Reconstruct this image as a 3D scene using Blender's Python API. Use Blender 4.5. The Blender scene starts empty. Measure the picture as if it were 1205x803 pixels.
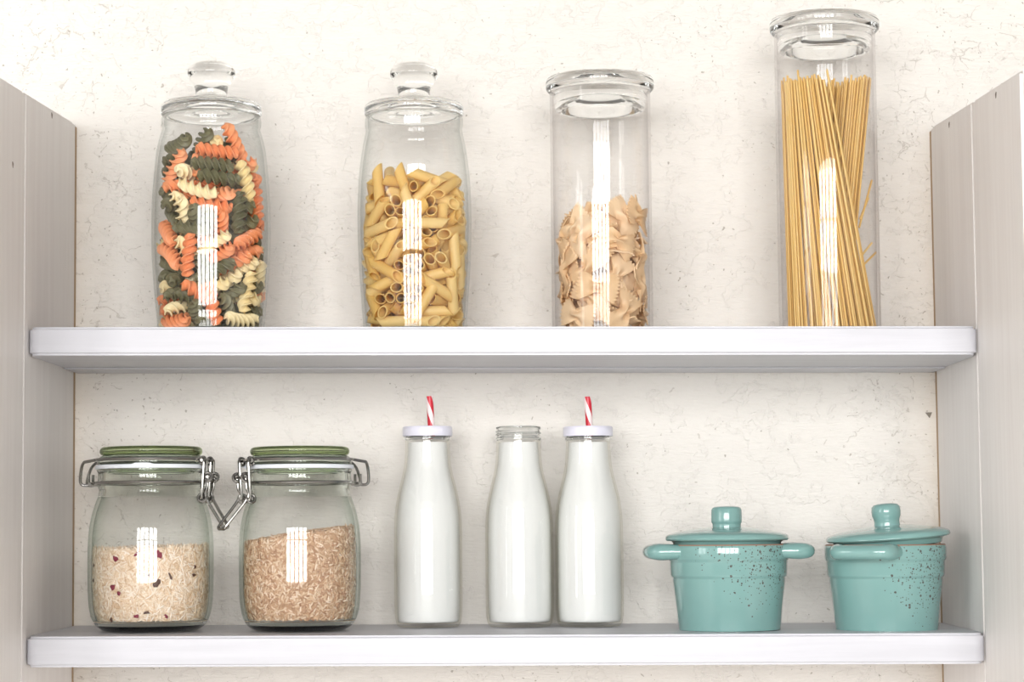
# Shelves with pasta jars, rice jars, milk bottles and turquoise pots
LIGHT_MAIN = 162
LIGHT_SIDE = 16
EXPOSURE = 0.15
# settled poses of the pasta pieces in their jars: x y z in 0.1 mm from the jar floor, quaternion in 1/1000
T_FUSILLI = """176 101 64 459 608 -361 -537  107 261 63 524 617 -345 -475  -266 -11 62 656 323 629 264  6 -265 60 697 697 -119 -124  192 195 135 335 532 521 578  -55 358 65 394 516 480 590
-260 -240 60 440 31 -706 -554  286 -221 62 700 497 -504 96  -7 309 170 667 364 -650 6  -195 180 63 705 446 549 56  -97 -258 127 832 554 -25 18  234 -5 64 653 -155 -690 271
-130 353 220 43 -733 -362 574  -390 118 188 923 12 -28 -383  62 -399 193 915 6 -123 383  320 200 237 213 144 -548 -796  -282 183 221 427 -82 -320 -842  -139 -242 242 612 -516 597 48
175 -250 160 171 -288 846 415  142 272 282 533 796 -67 278  -293 23 218 209 800 229 -513  -53 -324 272 301 290 853 312  129 45 169 160 659 264 687  -66 157 215 525 500 -678 120
-224 -160 188 632 -146 644 406  268 -50 168 263 686 -160 -659  265 -95 283 409 -576 -284 648  -155 240 324 681 688 89 235  -220 -180 305 390 744 -63 -539  346 -212 308 120 988 -39 -94
283 22 286 311 653 272 635  -270 -78 272 58 488 355 796  40 -296 374 689 451 540 173  128 -198 392 512 -527 -649 198  79 256 390 755 -465 -406 -221  -324 -3 362 134 158 692 692
173 -231 292 826 365 402 150  209 254 378 430 302 751 -400  -57 277 373 68 228 -715 -658  -280 -147 433 455 -386 -476 -646  404 69 441 903 201 124 -359  198 207 489 588 743 -84 -309
-375 66 450 546 -560 517 347  -265 -169 549 442 -56 810 -380  284 -43 383 143 748 18 648  -78 277 487 17 -141 718 681  -160 6 436 580 572 425 -394  87 -378 479 177 835 -100 -511
296 109 465 593 -795 113 -65  -318 -229 638 391 286 830 -276  -140 -392 612 883 -9 64 -464  209 -229 559 761 -216 489 -368  129 259 566 209 51 751 624  -297 1 600 739 -160 -584 -295
-30 -282 516 139 -248 808 516  260 -126 522 425 491 -653 -391  -269 105 552 3 -627 333 704  -164 -241 646 855 352 -350 151  105 -275 634 404 197 -756 -475  303 243 598 185 -261 801 -506
-296 280 546 601 276 32 -749  52 -330 720 143 713 -477 -494  145 -8 578 503 -138 706 480  17 288 572 572 -615 511 184  -249 320 669 248 -883 378 -128  345 -175 770 551 783 -278 -73
294 -103 662 20 -607 -351 -713  -113 290 601 645 661 -384 -6  -139 -151 723 837 455 58 -298  288 29 669 517 68 752 403  256 141 692 440 -685 72 -577  8 4 412 193 -75 141 968
-18 -145 713 838 480 38 -258  306 -13 776 294 179 680 647  72 279 676 140 60 785 600  -97 45 771 495 349 237 760  121 -265 848 298 -460 -769 -330  159 46 801 756 -371 538 26
-193 182 715 642 -135 724 212  -285 -29 763 517 272 -743 -327  285 -289 984 9 490 870 -53  237 300 793 601 3 647 -469  -40 206 809 467 678 -96 -560  -107 -364 853 103 -653 101 744
251 -124 898 21 651 -51 757  -10 283 927 91 -79 -682 -721  -353 -156 829 225 -305 400 834  15 -259 902 231 -317 -784 -481  203 232 890 146 -339 -886 282  -91 325 794 434 553 61 -709
-215 -246 956 396 180 -279 856  230 -182 998 600 308 -734 -83  103 258 953 440 522 -550 481  -279 41 855 789 148 595 31  -95 -262 943 694 506 -313 406  401 -29 1077 34 -448 893 6
-249 132 932 673 96 -729 -82  -217 -153 1051 164 19 895 413  41 -304 1052 187 740 205 612  276 56 916 480 346 612 525  -236 298 950 311 -260 -478 779  -45 -18 1020 363 -644 99 666
-41 77 1157 5 -798 -578 -174  240 137 1004 816 272 -510 5  -320 16 985 677 -465 122 558  -75 -353 1184 764 -324 -480 285  278 25 1034 367 -614 -129 -687  -8 223 1051 549 13 -823 -146
-302 -44 1092 98 -307 -569 -757  104 -246 1146 728 467 494 -86  299 58 1164 214 -36 703 677  -106 256 1138 110 582 -573 -567  -34 -219 1225 429 439 288 735  128 -96 1111 427 -700 160 550
209 173 1142 663 651 127 -348  -129 -57 1122 372 848 -225 302  110 -333 1278 165 -744 -46 -646  331 -197 1270 85 173 972 134  20 340 1062 787 235 561 106  26 303 1194 246 -792 117 546
106 92 1316 457 -540 -123 696  331 121 1295 741 497 382 -240  -181 183 1189 42 -947 81 307  -217 -147 1229 513 -215 -690 464  145 -63 1256 416 504 -599 -462  -81 274 1369 596 293 -585 -465
-129 334 1263 456 -201 -811 306  56 -338 1398 429 604 -301 -600  -26 -118 1343 531 354 -620 457  -283 89 1284 453 463 599 -471  -354 53 1188 141 -244 -667 -690  -175 -184 1350 84 -146 -678 716
211 296 1363 849 321 133 398  -249 34 1394 383 448 529 610  -296 -195 1406 426 -612 -663 -68  257 111 1401 61 585 -544 -599  28 259 1473 400 712 -65 -573  -234 -62 1464 474 372 606 519
47 -227 1434 244 603 -72 -756  244 -64 1396 249 -506 360 -743  -251 215 1469 475 347 -797 138  -56 -227 1591 809 507 35 296  89 -313 1509 617 503 -442 -413  49 19 1465 437 -206 662 573
-224 70 1511 335 -633 -428 551  33 -136 1593 531 227 604 -549  228 -200 1604 154 -137 -295 933  21 340 1573 28 -361 79 -929  -261 -143 1594 197 516 -404 729  168 11 1504 553 683 212 -428"""
T_PENNE = """264 32 49 254 -706 36 660  32 129 49 674 671 -224 213  -321 67 49 539 599 377 -457  -171 -294 51 621 -26 706 -339  280 197 48 404 -44 -703 -583  -137 310 49 203 558 434 678
-260 -146 76 567 -586 -259 518  153 -135 50 703 246 663 -74  129 263 51 660 700 102 252  -174 28 49 498 327 627 -502  44 -294 49 459 686 174 537  224 -63 49 705 -269 -654 -49
-94 88 52 13 -222 671 707  -252 45 114 525 703 403 -260  134 -232 49 270 705 -49 654  366 6 196 99 -121 820 550  -189 305 143 324 408 578 628  -119 -195 145 45 -386 -698 -601
218 -151 143 117 -685 -129 707  86 260 138 663 734 120 -88  -160 76 142 667 681 197 -230  -40 -247 142 38 -378 -628 -679  234 -11 126 592 603 382 375  -25 247 129 359 -236 607 669
-4 -15 178 189 -514 -604 -579  164 -263 141 701 157 -692 -71  274 163 141 689 676 -173 198  -101 234 223 19 -404 633 -660  -103 -252 248 418 -391 -574 -585  224 -202 235 591 698 116 -387
179 221 147 313 -338 630 625  -177 113 234 477 626 -335 518  79 -368 186 210 -498 -823 172  290 51 249 386 784 -98 -477  0 268 230 569 -172 -664 -454  -356 -124 228 927 -335 -169 -15
145 -123 254 870 293 242 -313  135 344 253 323 -478 452 -680  -146 212 317 537 -560 186 603  -220 -179 180 422 -448 -363 -699  334 -208 321 675 52 -93 730  -74 273 307 664 637 393 16
-349 115 191 460 -112 486 734  -269 -120 265 666 -558 369 332  70 72 253 5 671 307 675  -84 305 447 691 -381 -364 -495  -192 -232 282 613 780 -107 60  22 -260 234 489 565 406 -526
236 219 238 609 -482 -471 419  -338 29 243 424 887 182 10  -117 -233 343 692 -683 -96 -213  322 -85 323 233 311 651 652  -11 318 363 476 -4 -613 -631  -294 7 375 644 -566 -380 347
-33 -265 311 175 -129 725 654  275 1 333 486 89 -791 360  -147 27 326 465 116 -708 -519  -235 -145 389 378 436 -724 -379  59 -253 320 703 704 42 -96  232 85 316 65 453 468 756
-295 235 322 894 313 -318 33  -204 -248 407 531 -70 -840 -86  81 -189 415 595 282 -663 -356  154 304 357 768 -427 -472 63  -370 -121 547 41 -126 373 918  196 -322 341 489 -172 833 195
214 -112 418 206 -631 289 -690  29 48 356 533 407 676 -305  -232 -306 493 519 539 663 3  156 -289 442 715 296 541 329  177 164 372 573 350 386 632  -199 195 399 597 -126 -654 -448
68 -282 517 353 275 -627 638  395 -74 533 48 -664 744 55  129 236 434 625 -50 639 446  -194 49 416 719 299 625 -50  264 -222 548 597 -769 215 74  273 75 433 368 522 267 722
33 270 489 222 -60 739 633  -292 -107 468 447 -23 -810 -378  360 -183 640 29 132 987 83  173 169 481 56 626 462 -626  -71 122 466 359 -625 211 660  -88 -83 467 892 11 -448 56
203 -18 428 556 494 544 389  119 259 532 445 -337 682 472  -297 20 469 720 -292 -609 -158  -23 -272 495 138 -63 648 747  167 67 526 694 123 -672 226  -41 276 548 381 -563 -482 -552
-293 -166 625 284 -309 829 370  162 -276 539 187 92 -620 757  176 346 653 875 296 330 192  -231 141 482 670 602 254 352  -100 -257 549 496 542 -550 398  304 -58 604 258 -525 784 209
-255 209 561 54 -341 -796 -498  -275 18 564 666 303 654 192  93 -266 605 367 -286 680 567  139 -66 509 728 -252 629 -104  -372 155 674 49 -849 -523 -63  -214 -333 711 251 -43 -955 -152
194 -226 618 657 562 246 -438  194 210 594 592 -614 457 253  -400 50 752 685 64 49 -724  -4 -286 586 638 -617 -246 -390  281 60 591 79 571 432 694  14 274 625 76 61 -755 648
-105 -51 585 149 -901 -111 -393  58 -287 701 747 491 447 -39  346 196 534 20 551 -815 176  -84 274 637 594 -701 -270 -287  -154 -308 627 843 481 172 172  161 -116 673 435 -637 -634 -57
91 141 656 83 -224 -702 670  -160 214 574 710 608 -274 227  -52 -313 715 279 -400 -844 -221  273 2 682 304 651 316 619  -22 378 732 730 138 644 180  -186 11 665 444 541 464 543
134 -233 712 380 -98 591 -705  185 132 703 569 604 -16 -558  -181 207 667 581 479 -460 470  -78 -126 661 554 -136 762 307  280 -54 756 623 375 -611 -313  157 301 785 208 -694 -475 500
-275 214 670 145 44 -500 853  -20 -174 779 267 -479 614 568  271 88 732 59 688 525 498  -56 301 782 18 576 -734 359  -266 -74 719 389 -284 -770 418  87 -220 792 509 -448 -599 -427
177 213 763 599 209 629 449  -307 4 762 557 18 674 484  -238 -156 755 156 -688 -47 -707  130 -111 849 367 -227 -694 -576  51 315 871 153 613 595 -498  -303 5 864 451 770 -333 306
-173 -221 804 505 646 -533 -211  396 25 833 224 -897 366 105  13 48 736 488 -328 -686 -428  -306 -226 1006 260 19 -895 -361  148 -348 887 249 712 12 -657  217 226 885 222 -375 -335 -836
-132 168 751 184 -135 -714 -662  -277 -263 863 545 642 -45 538  329 -190 828 157 -135 -775 597  123 257 873 166 576 544 -588  -383 78 1056 964 -180 29 -195  43 -184 873 413 529 -360 649
321 104 809 124 107 786 596  -128 240 844 382 702 -229 556  -133 -287 893 376 -110 737 -550  248 -208 919 235 -663 -689 -173  246 113 884 539 16 682 494  -259 204 780 166 -469 -735 -461
27 -302 966 430 -156 392 -798  290 -105 910 172 -803 317 475  104 257 969 196 563 -557 578  -303 109 1009 345 288 799 -401  -185 -215 995 525 -518 507 446  275 32 929 226 -770 -145 -579
27 205 940 690 590 401 -122  -223 -56 903 874 406 -266 -16  53 -112 950 792 608 8 54  193 270 999 333 -44 -659 -673  -199 189 873 647 -402 -619 -192  -60 -5 838 163 -631 -388 -651
295 -9 1015 740 143 -606 254  -67 192 930 616 727 -21 302  -355 -51 945 445 61 215 867  -92 -211 969 575 -691 -312 -306  299 230 1032 455 850 163 210  -182 220 961 535 -771 12 346
-299 -148 1072 330 -344 553 -683  155 -222 963 147 -119 -757 -625  128 246 1068 310 410 701 -495  -240 145 944 661 -414 -583 -229  -18 -145 1022 586 -704 -284 -283  307 -111 1029 654 563 -468 -192
-48 374 1041 268 743 -439 -428  -158 -20 998 64 -893 -179 -408  122 -185 1045 674 597 -209 382  290 70 1071 774 269 221 529  -230 188 1036 694 -699 -135 108  -124 -235 1064 349 234 -623 660
93 -323 1152 658 356 218 626  -37 169 1020 523 220 698 -438  -183 11 1129 671 -333 -639 -175  -32 -391 1047 952 -81 -145 258  254 87 1169 877 156 321 321  -106 154 1088 619 747 126 206
-58 -162 1138 220 659 486 530  220 -205 1112 513 549 604 267  8 42 1148 218 -769 -410 -439  -203 155 1142 519 -22 652 -553  -78 -293 1232 931 202 -95 -288  70 -23 1101 296 -944 56 -135
-4 182 1117 229 -788 -449 -355  -361 -45 1212 780 -500 141 350  31 -258 1225 154 -211 -598 -758  221 -8 1138 396 730 348 436  -94 319 1125 457 442 -589 -498  -128 -215 1260 526 680 -89 -503
122 -283 1287 86 -774 -195 -596  256 186 1120 575 124 799 -124  -79 275 1215 761 -286 552 183  -131 2 1320 657 -559 222 455  254 -117 1131 630 320 702 84  52 165 1209 453 294 -394 -744
-165 103 1247 266 601 201 727  76 250 1284 510 606 539 285  277 -59 1206 791 -42 -597 -129  162 106 1243 635 -501 588 -26  -260 -39 1153 442 103 -706 -544  235 -122 1279 506 394 -765 58
197 303 1191 242 -476 575 -620  -165 321 1239 417 -58 -872 250  -303 -230 1236 53 114 986 -106  287 -226 1204 856 -447 253 -56  -214 -85 1339 803 -546 109 213  -248 -64 1255 44 -705 -367 -605"""
T_FARFALLE = """123 -159 43 1 -992 125 -1  -307 168 174 687 -169 -687 -169  42 231 44 0 -91 -996 0  -211 -13 43 1 -834 -551 1  -212 158 340 837 142 498 -178  -212 -31 123 1 -820 -572 -1
81 -95 124 2 -778 629 -1  2 -327 115 713 701 0 -1  -217 -146 275 512 -511 490 -487  290 8 175 418 -570 418 570  -329 -113 335 697 118 -698 116  188 132 195 46 -45 -706 706
88 -163 205 2 -998 55 -6  213 210 255 531 -467 531 467  105 -231 288 11 977 214 11  121 327 255 404 580 405 -580  -35 -210 364 4 -679 734 -15  -110 306 559 456 -248 -727 -449
300 -127 457 592 -588 -391 389  -139 -80 440 476 -16 1 880  239 16 457 657 -657 -263 261  -44 149 270 619 580 402 346  65 29 335 435 -560 434 556  -206 14 536 861 28 34 -507
67 204 533 259 -84 644 -715  23 -254 525 43 1 9 -999  0 261 531 644 -715 -259 84  21 -210 606 979 9 1 -206  -74 87 652 63 -975 -189 -93  247 38 609 3 -775 632 1
-249 35 698 656 112 8 -746  243 56 690 604 1 -3 797  -206 -11 781 84 -992 57 -74  63 -192 687 439 3 -8 898  -233 -246 672 614 -200 701 303  191 82 770 4 -959 285 0
55 -192 767 814 6 -6 580  141 143 851 2 -818 -575 -3  267 -186 839 331 -323 632 -622  -204 -16 863 63 -73 -85 992  58 -192 848 6 -575 818 5  281 -10 1007 663 319 667 -120
-270 -179 986 610 640 -318 -343  192 179 1036 330 371 857 -139  70 -199 928 453 6 6 -891  -43 284 897 90 761 84 -636  -195 217 890 471 -468 -460 -590  -111 -139 994 105 463 880 -7
-180 131 902 101 -9 656 748"""
import bpy, bmesh, math, random
import numpy as np
from mathutils import Vector, Matrix, Quaternion

sc = bpy.context.scene
COL = sc.collection
PI = math.pi
Z0 = 1.25                                   # height of the lower shelf above the floor

# ------------------------------------------------------------------ camera (solved from the shelf corners)
CX, CY, CZ = 0.0167, -2.10145, 0.08925 + Z0
YAW, PITCH, ROLL, FPX = 0.00471, 0.07909, -0.00888, 2726.6
IW, IH = 1205, 803
def cam_axes():
    cy, sy, cp, sp = math.cos(YAW), math.sin(YAW), math.cos(PITCH), math.sin(PITCH)
    f = Vector((-sy*cp, cy*cp, sp)); r = Vector((cy, sy, 0)); u = r.cross(f)
    cr, sr = math.cos(ROLL), math.sin(ROLL)
    return cr*r + sr*u, -sr*r + cr*u, f
R_, U_, F_ = cam_axes()
cam_d = bpy.data.cameras.new('camera'); cam = bpy.data.objects.new('camera', cam_d); COL.objects.link(cam)
cam.matrix_world = Matrix(((R_.x, U_.x, -F_.x, CX), (R_.y, U_.y, -F_.y, CY), (R_.z, U_.z, -F_.z, CZ), (0, 0, 0, 1)))
cam_d.sensor_width = 36; cam_d.lens = 36*FPX/IW; cam_d.clip_start = 0.02
sc.camera = cam
def at(px, py, Y):
    d = F_ + R_*((px-IW/2)/FPX) - U_*((py-IH/2)/FPX)
    t = (Y-CY)/d.y
    return Vector((CX, CY, CZ)) + d*t
def pxm(Y, px=602, py=401):                 # pixels per metre at depth Y
    return FPX/((at(px, py, Y)-Vector((CX, CY, CZ))).dot(F_))

W = 0.78
SD = 0.2105                                  # shelf depth
SL, SU = -0.0047, -0.0081                    # the two boards hang slightly out of level
def zlow(x): return Z0 + SL*x
def zup(x): return Z0 + 0.22787 + 0.02328 + SU*x

# ------------------------------------------------------------------ helpers
def tag(o, label=None, cat=None, group=None, kind=None):
    if label: o['label'] = label
    if cat: o['category'] = cat
    if group: o['group'] = group
    if kind: o['kind'] = kind
    return o
def empty(name, loc, rz=0.0):
    o = bpy.data.objects.new(name, None); COL.objects.link(o)
    o.location = loc; o.rotation_euler = (0, 0, rz); o.empty_display_size = 0.02
    return o
def link(name, me, mats, parent=None, loc=None, smooth=True, angle=40):
    o = bpy.data.objects.new(name, me); COL.objects.link(o)
    for m in (mats if isinstance(mats, (list, tuple)) else [mats]): me.materials.append(m)
    if smooth:
        me.polygons.foreach_set('use_smooth', [True]*len(me.polygons))
        me.set_sharp_from_angle(angle=math.radians(angle))
    if parent: o.parent = parent
    if loc is not None: o.location = loc
    return o
def mesh_of(bm, name='mesh', fix=True):
    if fix: bmesh.ops.recalc_face_normals(bm, faces=bm.faces)
    me = bpy.data.meshes.new(name); bm.to_mesh(me); bm.free(); return me
def add_box(bm, lo, hi, bevel=0.0, seg=2, mi=0):
    vs = [bm.verts.new((x, y, z)) for x in (lo[0], hi[0]) for y in (lo[1], hi[1]) for z in (lo[2], hi[2])]
    fs = [bm.faces.new([vs[i] for i in q]) for q in ((0,1,3,2),(4,6,7,5),(0,4,5,1),(2,3,7,6),(0,2,6,4),(1,5,7,3))]
    for f in fs: f.material_index = mi
    if bevel:
        es = list({e for f in fs for e in f.edges})
        bmesh.ops.bevel(bm, geom=es, offset=bevel, segments=seg, affect='EDGES', profile=.5)
    return vs
def lathe(bm, prof, seg=64, c=(0, 0, 0), mis=None, a0=0.0):
    """prof: (radius, z) in order; radius 0 closes with a fan."""
    rings = []
    for r, z in prof:
        if r < 1e-6: rings.append([bm.verts.new((c[0], c[1], c[2]+z))])
        else: rings.append([bm.verts.new((c[0]+r*math.cos(a0+2*PI*i/seg), c[1]+r*math.sin(a0+2*PI*i/seg), c[2]+z)) for i in range(seg)])
    for k, (a, b) in enumerate(zip(rings, rings[1:])):
        for i in range(seg):
            j = (i+1) % seg
            if len(a) == 1 and len(b) == 1: continue
            if len(a) == 1: f = bm.faces.new((a[0], b[j], b[i]))
            elif len(b) == 1: f = bm.faces.new((a[i], a[j], b[0]))
            else: f = bm.faces.new((a[i], a[j], b[j], b[i]))
            if mis: f.material_index = mis[k]
    return rings
def smooth_prof(pts, n=4):
    """Catmull-Rom through profile points."""
    out = []
    P = [pts[0]] + list(pts) + [pts[-1]]
    for i in range(1, len(P)-2):
        p0, p1, p2, p3 = P[i-1], P[i], P[i+1], P[i+2]
        for k in range(n):
            t = k/n
            out.append(tuple(0.5*((2*p1[d]) + (-p0[d]+p2[d])*t + (2*p0[d]-5*p1[d]+4*p2[d]-p3[d])*t*t + (-p0[d]+3*p1[d]-3*p2[d]+p3[d])*t**3) for d in range(len(p1))))
    out.append(tuple(pts[-1]))
    return out
def tube(bm, pts, r, seg=10, closed=False, sy=1.0):
    """round rod through points (list of 3-tuples); r number or list."""
    P = [Vector(p) for p in pts]; n = len(P); rings = []; N = None
    for i in range(n):
        if closed: t = (P[(i+1) % n]-P[i-1]).normalized()
        else: t = (P[min(i+1, n-1)]-P[max(i-1, 0)]).normalized()
        if N is None:
            N = t.orthogonal().normalized()
        N = (N - t*N.dot(t)).normalized(); B = t.cross(N)
        rr = r[i] if isinstance(r, (list, tuple)) else r
        rings.append([bm.verts.new(P[i] + N*(rr*math.cos(2*PI*k/seg)) + B*(rr*sy*math.sin(2*PI*k/seg))) for k in range(seg)])
    m = n if closed else n-1
    off = 0
    if closed:   # best twist to close the seam
        off = min(range(seg), key=lambda o: sum((rings[-1][k].co-rings[0][(k+o) % seg].co).length for k in range(seg)))
    for i in range(m):
        a = rings[i]; b = rings[(i+1) % n]; o = off if i == n-1 else 0
        for k in range(seg):
            bm.faces.new((a[k], a[(k+1) % seg], b[(k+1+o) % seg], b[(k+o) % seg]))
    if not closed:
        bm.faces.new(rings[0][::-1]); bm.faces.new(rings[-1])
def stadium(c, h, w, n=7, axis_u=(1, 0, 0), axis_v=(0, 0, 1)):
    """closed long loop path: centre, full height, full width."""
    u, v, c = Vector(axis_u).normalized(), Vector(axis_v).normalized(), Vector(c); r = w/2; k = h/2-r
    out = []
    for i in range(n): a = PI*i/(n-1); out.append(c + u*(r*math.cos(a)) + v*(k+r*math.sin(a)))
    for i in range(n): a = PI+PI*i/(n-1); out.append(c + u*(r*math.cos(a)) + v*(-k+r*math.sin(a)))
    return out
def ring_pts(c, r, n=20, u=(1, 0, 0), v=(0, 1, 0), a0=0, a1=2*PI, incl=False):
    u, v, c = Vector(u).normalized(), Vector(v).normalized(), Vector(c)
    m = n-1 if incl else n
    return [c + u*(r*math.cos(a0+(a1-a0)*i/m)) + v*(r*math.sin(a0+(a1-a0)*i/m)) for i in range(n)]

# ------------------------------------------------------------------ materials
def srgb(*c):
    return tuple((x/255/12.92 if x/255 <= .04045 else ((x/255+.055)/1.055)**2.4) for x in c) + (1,)
class NT:
    def __init__(s, name):
        s.m = bpy.data.materials.new(name); s.m.use_nodes = True; s.t = s.m.node_tree; s.t.nodes.clear()
        s.out = s.n('ShaderNodeOutputMaterial')
    def n(s, typ, ins=None, **kw):
        x = s.t.nodes.new(typ)
        for k, v in kw.items(): setattr(x, k, v)
        for k, v in (ins or {}).items():
            if hasattr(v, 'node'): s.t.links.new(v, x.inputs[k])
            else: x.inputs[k].default_value = v
        return x
    def math(s, op, a, b=0.0, c=0.0, clamp=False):
        x = s.n('ShaderNodeMath', {0: a, 1: b, 2: c}, operation=op); x.use_clamp = clamp; return x.outputs[0]
    def ramp(s, fac, stops, interp='LINEAR'):
        x = s.n('ShaderNodeValToRGB', {0: fac}); e = x.color_ramp.elements; x.color_ramp.interpolation = interp
        while len(e) < len(stops): e.new(0.5)
        for i, (p, c) in enumerate(stops): e[i].position = p; e[i].color = c
        return x.outputs[0]
    def mix(s, fac, a, b, blend='MIX'):
        x = s.n('ShaderNodeMix', data_type='RGBA', blend_type=blend)
        for k, v in ((0, fac), (6, a), (7, b)):
            if hasattr(v, 'node'): s.t.links.new(v, x.inputs[k])
            else: x.inputs[k].default_value = v
        return x.outputs[2]
    def coord(s, out='Object', scale=(1, 1, 1), loc=(0, 0, 0)):
        tc = s.n('ShaderNodeTexCoord')
        mp = s.n('ShaderNodeMapping', {0: tc.outputs[out], 1: loc, 3: scale})
        return mp.outputs[0]
    def noise(s, vec, scale, detail=4, rough=.55, dist=0.0):
        return s.n('ShaderNodeTexNoise', {'Vector': vec, 'Scale': scale, 'Detail': detail, 'Roughness': rough, 'Distortion': dist}).outputs[0]
    def bump(s, h, strength, dist=.001):
        return s.n('ShaderNodeBump', {'Height': h, 'Strength': strength, 'Distance': dist}).outputs[0]
    def principled(s, **kw):
        p = s.n('ShaderNodeBsdfPrincipled', {k.replace('_', ' '): v for k, v in kw.items()})
        s.t.links.new(p.outputs[0], s.out.inputs[0]); return p
    def surf(s, sh): s.t.links.new(sh, s.out.inputs[0])

def mat_plain(name, col, rough=.5, metal=0.0, coat=0.0, bump=0.0, bscale=200, **kw):
    t = NT(name)
    d = dict(Base_Color=col, Roughness=rough, Metallic=metal, Coat_Weight=coat, **kw)
    if bump:
        d['Normal'] = t.bump(t.noise(t.coord(), bscale), bump)
    t.principled(**d); return t.m

def mat_wall():
    t = NT('plaster'); co = t.coord()
    base = t.mix(t.noise(co, 2.2, 3), srgb(232, 227, 220), srgb(238, 234, 228))
    fine = t.noise(t.coord(scale=(1, 1, 5)), 90, 5, .6)
    lump = t.noise(co, 26, 4, .6)
    warp = t.n('ShaderNodeVectorMath', {0: co, 1: t.n('ShaderNodeVectorMath', {0: t.n('ShaderNodeTexNoise', {'Vector': co, 'Scale': 70.0, 'Detail': 4.0}).outputs[1], 'Scale': .016}, operation='SCALE').outputs[0]}, operation='ADD').outputs[0]
    sx = t.n('ShaderNodeSeparateXYZ', {0: t.coord()}).outputs[0]
    side = t.math('MINIMUM', t.math('MULTIPLY', t.math('MAXIMUM', t.math('SUBTRACT', t.math('ABSOLUTE', sx), .25), 0), .9), .11)   # more wear towards the side planks
    def pits(scale, gs, cut, size):
        v = t.n('ShaderNodeTexVoronoi', {'Vector': warp, 'Scale': scale})
        rnd = t.n('ShaderNodeSeparateColor', {0: v.outputs['Color']}).outputs[0]
        gate = t.math('GREATER_THAN', t.math('ADD', t.noise(co, gs, 3, .7), side), cut)
        return t.math('MULTIPLY', t.math('LESS_THAN', v.outputs['Distance'], t.math('MULTIPLY_ADD', rnd, size, -.02)), gate)
    def scratch(scale, w, gs, cut):
        ve = t.n('ShaderNodeTexVoronoi', {'Vector': warp, 'Scale': scale}, feature='DISTANCE_TO_EDGE').outputs[0]
        return t.math('MULTIPLY', t.math('LESS_THAN', ve, w), t.math('GREATER_THAN', t.math('ADD', t.noise(co, gs, 3, .6), side), cut))
    pit = t.math('MAXIMUM', pits(125.0, 9, .535, .15), pits(210.0, 7, .56, .2))
    crack = t.math('MAXIMUM', scratch(30.0, .013, 42, .675), scratch(62.0, .021, 36, .685))
    marks = t.math('MAXIMUM', pit, t.math('MULTIPLY', crack, .5))
    col = t.mix(t.math('MULTIPLY', marks, .52), base, srgb(136, 122, 102))
    # warm grime along both panels
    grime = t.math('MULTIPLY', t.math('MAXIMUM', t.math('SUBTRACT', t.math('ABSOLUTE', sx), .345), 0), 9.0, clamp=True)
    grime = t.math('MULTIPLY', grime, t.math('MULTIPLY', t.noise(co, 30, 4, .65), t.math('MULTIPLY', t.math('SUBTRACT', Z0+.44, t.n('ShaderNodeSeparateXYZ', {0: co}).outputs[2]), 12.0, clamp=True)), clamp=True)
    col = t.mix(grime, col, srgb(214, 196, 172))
    h = t.math('ADD', t.math('MULTIPLY', fine, .6), t.math('MULTIPLY', lump, .9))
    h = t.math('ADD', h, t.math('MULTIPLY', t.ramp(t.noise(warp, 48, 5, .6), [(.53, (0, 0, 0, 1)), (.57, (1, 1, 1, 1))]), .22))      # flaked paint edges
    h = t.math('SUBTRACT', h, t.math('MULTIPLY', marks, 1.2))
    t.principled(Base_Color=col, Roughness=.75, Normal=t.bump(h, .75, .0030)); return t.m

def mat_wood(name, c1, c2, axis, rough=.5, bump=.25):
    t = NT(name)
    s = [26, 26, 26]; s[axis] = 1.6
    co = t.coord(scale=tuple(s))
    g = t.noise(co, 3.2, 6, .62, .4)
    s2 = [110, 110, 110]; s2[axis] = 3
    g2 = t.noise(t.coord(scale=tuple(s2)), 2.0, 3, .5)
    col = t.mix(t.ramp(g, [(.38, (0, 0, 0, 1)), (.66, (1, 1, 1, 1))]), c1, c2)
    h = t.math('ADD', g, t.math('MULTIPLY', g2, .6))
    t.principled(Base_Color=col, Roughness=rough, Normal=t.bump(h, bump, .0008)); return t.m

def mat_thin_glass(name, tint, edge, power=3.0, refl=1.0):
    """thin-walled clear glass: see-through, Fresnel gloss, longer path (deeper tint) at grazing angles"""
    t = NT(name)
    fac = t.n('ShaderNodeLayerWeight', {'Blend': .5}).outputs['Facing']
    col = t.mix(t.math('POWER', fac, power), tint, edge)
    tr = t.n('ShaderNodeBsdfTransparent', {'Color': col}).outputs[0]
    gl = t.n('ShaderNodeBsdfGlossy', {'Color': (1, 1, 1, 1), 'Roughness': .015}).outputs[0]
    f = t.math('MULTIPLY_ADD', t.math('POWER', fac, 5.0), .7*refl, .028*refl)
    t.surf(t.n('ShaderNodeMixShader', {0: f, 1: tr, 2: gl}).outputs[0]); return t.m

def mat_glass(name, col, rough=0.0, ior=1.45):
    t = NT(name)
    t.surf(t.n('ShaderNodeBsdfGlass', {'Color': col, 'Roughness': rough, 'IOR': ior}).outputs[0]); return t.m

def mat_pasta(name, c1, c2, rough=.45, bump=.15, sss=.0):
    t = NT(name)
    r = t.n('ShaderNodeObjectInfo').outputs['Random']
    co = t.coord()
    col = t.mix(r, c1, c2)
    col = t.mix(t.math('MULTIPLY', t.noise(co, 300, 3), .25), col, c2)
    bn = t.bump(t.noise(co, 500, 3), bump, .0005)
    p = t.n('ShaderNodeBsdfPrincipled', {'Base Color': col, 'Roughness': rough, 'Normal': bn})
    tl = t.n('ShaderNodeBsdfTranslucent', {'Color': col, 'Normal': bn})
    t.surf(t.n('ShaderNodeMixShader', {0: sss, 1: p.outputs[0], 2: tl.outputs[0]}).outputs[0])
    return t.m

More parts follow.
